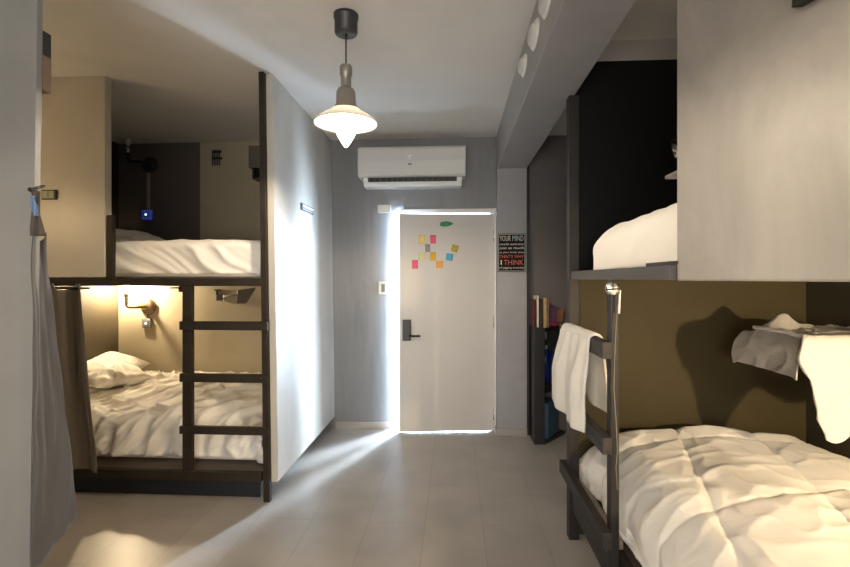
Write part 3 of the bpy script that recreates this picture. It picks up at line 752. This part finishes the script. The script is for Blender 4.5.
def cream(a, b):
    # a: X from 1.48..1.93 ; b: 0 back on top .. 1 hem in front
    X = 1.425 + a * (XR - .03 - 1.425)
    s = b * .88; top = .34; r = .04
    # hem rises to the right, long pointed corner at left
    if s < top:
        y = 2.35 - s * .95 + .02 * N3(a * 3, b * 4, 1); z = 1.185 + .012 * N3(a * 5, b * 7, 3) + (ridge(a * 3, b * 7, 8) - .6) * .015
    else:
        k = (s - top) / (.88 - top)
        hem = .37 - .13 * ss(.10, .55, a) + .03 * math.sin(a * 9) 
        if a < .07: hem = .37 - .9 * (0.07 - a)
        q = k * (hem + .05)
        if q < r * PI / 2:
            y = 2.027 - r * math.sin(q / r) * .9; z = 1.185 - r * (1 - math.cos(q / r))
        else:
            z = 1.185 - r - (q - r * PI / 2); y = 1.99 + .02 * math.sin(a * 8 + k * 2) * k + .008 * N3(a * 5, k * 5, 2)
        X += (1 - a) * (-.035 * math.sin(PI * min(1, k / .55)) + .045 * ss(.3, 1, k))
    return (X, y, z)
o = MB().grid(cream, 80, 110).build('towel', M['towel'], loc=(1.7, 2.1, 1.15), solid=.014)
tag(o, 'thick cream towel hanging over the front of the wall shelf', 'towel')

# lamp of the next bunk on the left, behind the near wall
def side_lamp(xw_, sgn, y, z, m, label):
    t = thing('wall_lamp', (xw_, y, z - .08), label, 'wall lamp')
    lx = xw_ + sgn * .10
    MB().lathe([(.0001, sgn * .02), (.05, sgn * .018), (.058, 0)], (xw_, y, z - .08), 'X', 24).build('wall_rose', M['brass'], t)
    MB().tube([(xw_ + sgn * .01, y, z - .08), (lx - sgn * .01, y, z - .08), (lx, y, z - .04)], .012, 10).build('pipe_arm', M['brass'], t)
    MB().lathe([(.0001, -.04), (.012, -.035), (.028, -.005), (.030, .012), (.022, .03), (.0001, .038)], (lx, y, z), 'Z', 20).build('bulb', M[m], t)
side_lamp(XL, 1, 2.1, 1.9, 'bulb4', 'lit wall lamp in the next bunk behind the near left wall')
side_lamp(XR, -1, .45, 1.21, 'bulb3', 'lit wall lamp on the right wall of the lower right bunk')
# framed picture at the top of the big panel
fr = thing('picture_frame', (.655, .93, 1.93), 'dark frame with a white patterned border on the big pale panel', 'picture frame')
MB().box(-.022, -.001, -.34, 0, 0, .42).build('frame', M['iron'], None, bevel=.003).parent = fr
MB().box(-.024, -.022, -.325, -.015, .015, .405).build('white_border', M['white_plastic'], None).parent = fr
MB().box(-.026, -.024, -.30, -.035, .035, .385).build('picture', M['black_plastic'], None).parent = fr
m_ = MB()
for k in range(7):
    m_.box(-.027, -.026, -.29 + k * .036, -.275 + k * .036, .05, .37)
m_.build('pattern', M['grey_plastic'], None).parent = fr
fr.rotation_euler = (math.radians(9), 0, 0)

# ================================================================== alcove shelf unit, books, bottles
t = thing('shelf_unit', (.85, 4.25, 0), 'tall narrow black corner shelf standing beside the grey column', 'shelf unit')
sx0, syf, syb, shz = .688, 4.10, YB - .013, 1.0
px_ = [(sx0, syf), (sx0 + .09, syf), (1.02, syb), (sx0, syb)]
M['shelf_black'] = mat('shelf_black', (.018, .018, .018), .4)
MB().box(sx0, sx0 + .088, syf, syf + .02, .03, .965).box(sx0, sx0 + .02, syf + .02, syb, .03, .965).build('side_panel', M['shelf_black'], t, bevel=.002)
inner = [(sx0 + .021, syf + .021), (sx0 + .088, syf + .021), (1.0, syb), (sx0 + .021, syb)]
MB().prism([(x, y) for x, y in px_], 0, .03).build('base', M['shelf_black'], t)
MB().prism(px_, .965, shz).build('top', M['shelf_black'], t)
MB().prism([(x, y) for x, y in inner], .43, .50).build('shelf', M['shelf_black'], t)
MB().prism([(sx0 + .088, syf + .0215), (sx0 + .11, syf + .018), (sx0 + .12, syf + .04), (sx0 + .09, syf + .04)], .90, .964).build('shelf_lip', M['shelf_black'], t)
o = MB().box(sx0 + .022, 1.0, syb - .02, syb - .001, .501, .964).build('back_panel', M['shelf_black'], t)
# blue container in the lower bay
o = MB().prism([(sx0 + .095, syf + .055), (sx0 + .13, syf + .06), (.955, syb - .035), (sx0 + .04, syb - .035)], .03, .34).build('storage_bin', mat('blue_bin', (.06, .13, .21), .5), loc=(.8, 4.25, .03), bevel=.006)
tag(o, 'dusty blue storage bin in the lowest bay of the black shelf', 'storage bin')
def bottle(x, y, h, r, c, capc, label):
    t = thing('bottle', (x, y, .50), label, 'bottle', 'bottles in the upper bay of the black shelf')
    MB().lathe([(.0001, .50), (r, .502), (r, .50 + h * .68), (r * .8, .50 + h * .76), (r * .38, .50 + h * .84), (r * .38, .50 + h * .9)], (x, y, 0), seg=20).build('body', mat('bottle_plastic', c, .25), t)
    MB().lathe([(r * .45, .50 + h * .9), (r * .45, .50 + h), (.0001, .50 + h)], (x, y, 0), seg=16).build('cap', mat('cap', capc, .4), t)
bottle(.815, 4.26, .33, .038, (.01, .03, .20), (.5, .6, .7), 'dark blue bottle with a pale cap in the black shelf')
bottle(.79, 4.345, .26, .03, (.01, .10, .07), (.02, .02, .02), 'dark green bottle at the left of the black shelf bay')
bottle(.895, 4.345, .30, .035, (.015, .05, .28), (.02, .02, .1), 'brighter blue bottle at the right of the black shelf bay')

def book(x, w_, h_, d_, c, label, y0=4.15, rot=0, name='book'):
    t = thing(name, (x + w_ / 2, y0 + d_ / 2, shz), label, 'book', 'books on the black shelf')
    cv = mat('book_cover', c, .6, var=.15, vscale=20)
    MB().box(x, x + .003, y0, y0 + d_, shz, shz + h_).box(x + w_ - .003, x + w_, y0, y0 + d_, shz, shz + h_).box(x, x + w_, y0, y0 + .003, shz, shz + h_).build('cover', cv, t)
    MB().box(x + .003, x + w_ - .003, y0 + .003, y0 + d_ - .004, shz + .003, shz + h_ - .004).build('pages', mat('paper', (.7, .64, .5), .8), t)
    return t
book(.696, .016, .24, .17, (.14, .02, .03), 'thin dark red book, leftmost on the black shelf')
book(.714, .024, .275, .17, (.78, .70, .55), 'tall cream book on the black shelf beside the dark red one')
book(.742, .026, .25, .17, (.05, .035, .03), 'dark brown book between the cream and tan books')
book(.771, .034, .255, .17, (.55, .40, .20), 'tan book with a gold spine on the black shelf')
book(.807, .016, .25, .17, (.42, .22, .14), 'narrow reddish brown book, rightmost of the upright ones')
# pink / purple paperbacks lying further right
for k, (x0, x1, z0, z1, c, lab) in enumerate([(.83, .93, 0, .035, (.45, .05, .10), 'crimson paperback lying flat on the black shelf, lowest of the pile'),
                                     (.835, .92, .035, .17, (.20, .10, .20), 'muted purple box leaning on the shelf wall above the crimson paperback'),
                                     (.925, .985, .035, .15, (.50, .20, .10), 'rusty orange small box beside the purple box')]):
    y0 = 4.30 if k else 4.285
    tag(MB().box(x0, x1, y0 + (0.05 if k == 2 else 0), YB - .02, shz + z0, shz + z1).build('paperback' if k == 0 else 'keepsake_box', mat('card', c, .7), loc=((x0 + x1) / 2, 4.34, shz + z0), bevel=.003), lab, 'book' if k == 0 else 'box')
# small chrome knob bolt on the edge by the column
p = onY(528.5, 291, 4.30)
tag(MB().box(.661, .684, 4.33, YB - .013, 0, 2.62).build('gap_strip', M['canopy'], loc=(.67, 4.36, 0), bevel=.008), 'dark vertical strip in the gap between the grey column and the alcove wall', 'pipe')  # dark strip filling the black gap beside the column

# ================================================================== wall sign on the column
zs1, zs0 = onY(510, 233.7, 4.31).z, onY(510, 271.8, 4.31).z
xs0, xs1 = onY(497.7, 250, 4.31).x, onY(525.3, 250, 4.31).x
sg = thing('wall_sign', ((xs0 + xs1) / 2, 4.31, (zs0 + zs1) / 2), 'black lettered sign beginning YOUR MIND hanging on the grey column', 'sign')
MB().box(xs0, xs1, 4.292, 4.31, zs0, zs1).build('board', mat('sign_black', (.010, .008, .007), .7, spec=.2), sg, bevel=.002)
W_ = xs1 - xs0; Hs = zs1 - zs0; xc = (xs0 + xs1) / 2
cream_ = mat('sign_cream', (.72, .66, .52), .6); blue_ = mat('sign_blue', (.42, .55, .60), .6); red_ = mat('sign_red', (.62, .14, .09), .6); whit = mat('sign_white', (.75, .72, .68), .6)
def line(body, zf, hf, wf, m, xo=0.0):
    o = text_mesh(body, 1.0, m)
    xs = [v.co.x for v in o.data.vertices]; ys = [v.co.y for v in o.data.vertices]
    w0 = max(xs) - min(xs); h0 = max(ys) - min(ys); cx = (max(xs) + min(xs)) / 2; cy = (max(ys) + min(ys)) / 2
    sx = W_ * wf / w0; sy = Hs * hf / h0
    for v in o.data.vertices:
        x, y, z = v.co
        v.co = ((x - cx) * sx, -z * 1.0 - .0012, (y - cy) * sy)
    o.parent = sg
    o.location = Vector((xc + xo * W_, 4.2915, zs1 - Hs * zf)) - sg.location
line('YOUR', .125, .135, .40, cream_, -.235); line('MIND', .125, .135, .40, blue_, .225)
line('needs exercise', .275, .055, .86, whit); line('just as much', .385, .085, .88, whit)
line('as your body does', .495, .05, .88, whit); line("THAT'S WHY", .60, .085, .88, red_)
line('I', .755, .12, .04, cream_, -.38); line('THINK', .755, .13, .70, red_, .07); line('of jogging everyday', .90, .06, .90, whit)
for q in ((xs0 + .005, xs1 - .005, zs1 - .009, zs1 - .006), (xs0 + .005, xs1 - .005, zs0 + .006, zs0 + .009)):
    MB().box(q[0], q[1], 4.2905, 4.292, q[2], q[3]).build('border_line', whit, sg)
for q in ((xs0 + .005, xs0 + .008), (xs1 - .008, xs1 - .005)):
    MB().box(q[0], q[1], 4.2905, 4.292, zs0 + .006, zs1 - .006).build('border_line', whit, sg)

# oval fittings on the beam side
for (y, z, l, h, lab) in ((2.64, 2.60, .19, .105, 'white oval bulkhead light on the beam side, furthest from the viewpoint'), (2.29, 2.59, .22, .12, 'larger white oval bulkhead light on the beam side, middle of the row'), (2.0, 2.58, .20, .11, 'white oval bulkhead light on the beam side, nearest the top edge')):
    t = thing('bulkhead_light', (BX0, y, z), lab, 'wall light', 'oval lights on the beam')
    def dome(k, x1_):
        mb = MB()
        def fn(a, b):
            th = a * 2 * PI; r = b
            return (BX0 - x1_ * math.sqrt(max(0, 1 - r ** 3)), y + l / 2 * k * r * math.cos(th), z + h / 2 * k * r * math.sin(th))
        return mb.grid(fn, 32, 10)
    dome(1.0, .016).build('base', M['white_plastic'], t)
    dome(.8, .034).build('diffuser', mat('diffuser', (.62, .62, .62), .3), t)

# ================================================================== LIGHTS
def area(name, loc, rot, sx, sy, e, c):
    ld = bpy.data.lights.new(name, 'AREA'); ld.shape = 'RECTANGLE'; ld.size = sx; ld.size_y = sy; ld.energy = e; ld.color = c
    o = bpy.data.objects.new(name, ld); col.objects.link(o); o.location = loc; o.rotation_euler = rot; return o
# daylight on the landing outside the door
area('daylight', (.15, 6.3, 1.35), (-PI / 2, 0, 0), 2.6, 2.5, 1150, (.62, .80, 1.0))
wd = bpy.data.worlds.new('world'); sc.world = wd; wd.use_nodes = True
bg = wd.node_tree.nodes['Background']; bg.inputs[0].default_value = (.60, .78, 1, 1); bg.inputs[1].default_value = 3.0
area('daylight_strip', (.62, 6.0, 1.9), (-PI / 2 + .1, 0, 0), .16, 2.4, 230, (.66, .82, 1.0))
area('daylight_strip', (.10, 6.0, 1.9), (-PI / 2 + .1, 0, 0), .16, 2.4, 230, (.66, .82, 1.0))
# added soft fill light behind the viewpoint, no window seen there
area('rear_fill', (-.2, YN + .05, 1.2), (PI / 2, 0, 0), 2.2, 1.5, 75, (1.0, .95, .88))

wf = MB()  # unseen window frame, added around the rear fill light
for (x0, x1, z0, z1) in ((-1.36, -1.30, .39, 2.01), (.90, .96, .39, 2.01), (-1.30, .90, .39, .45), (-1.30, .90, 1.95, 2.01), (-.22, -.18, .45, 1.95)):
    wf.box(x0, x1, YN, YN + .045, z0, z1)
st(wf, 'added_window_frame', 'door_frame')
sc.view_settings.view_transform = 'Standard'; sc.view_settings.look = 'None'
sc.view_settings.exposure = 0.5; sc.view_settings.gamma = 1; sc.view_settings.use_curve_mapping = False
sc.cycles.max_bounces = 8; sc.cycles.diffuse_bounces = 5; sc.cycles.use_denoising = True
sc.cycles.sample_clamp_indirect = 4
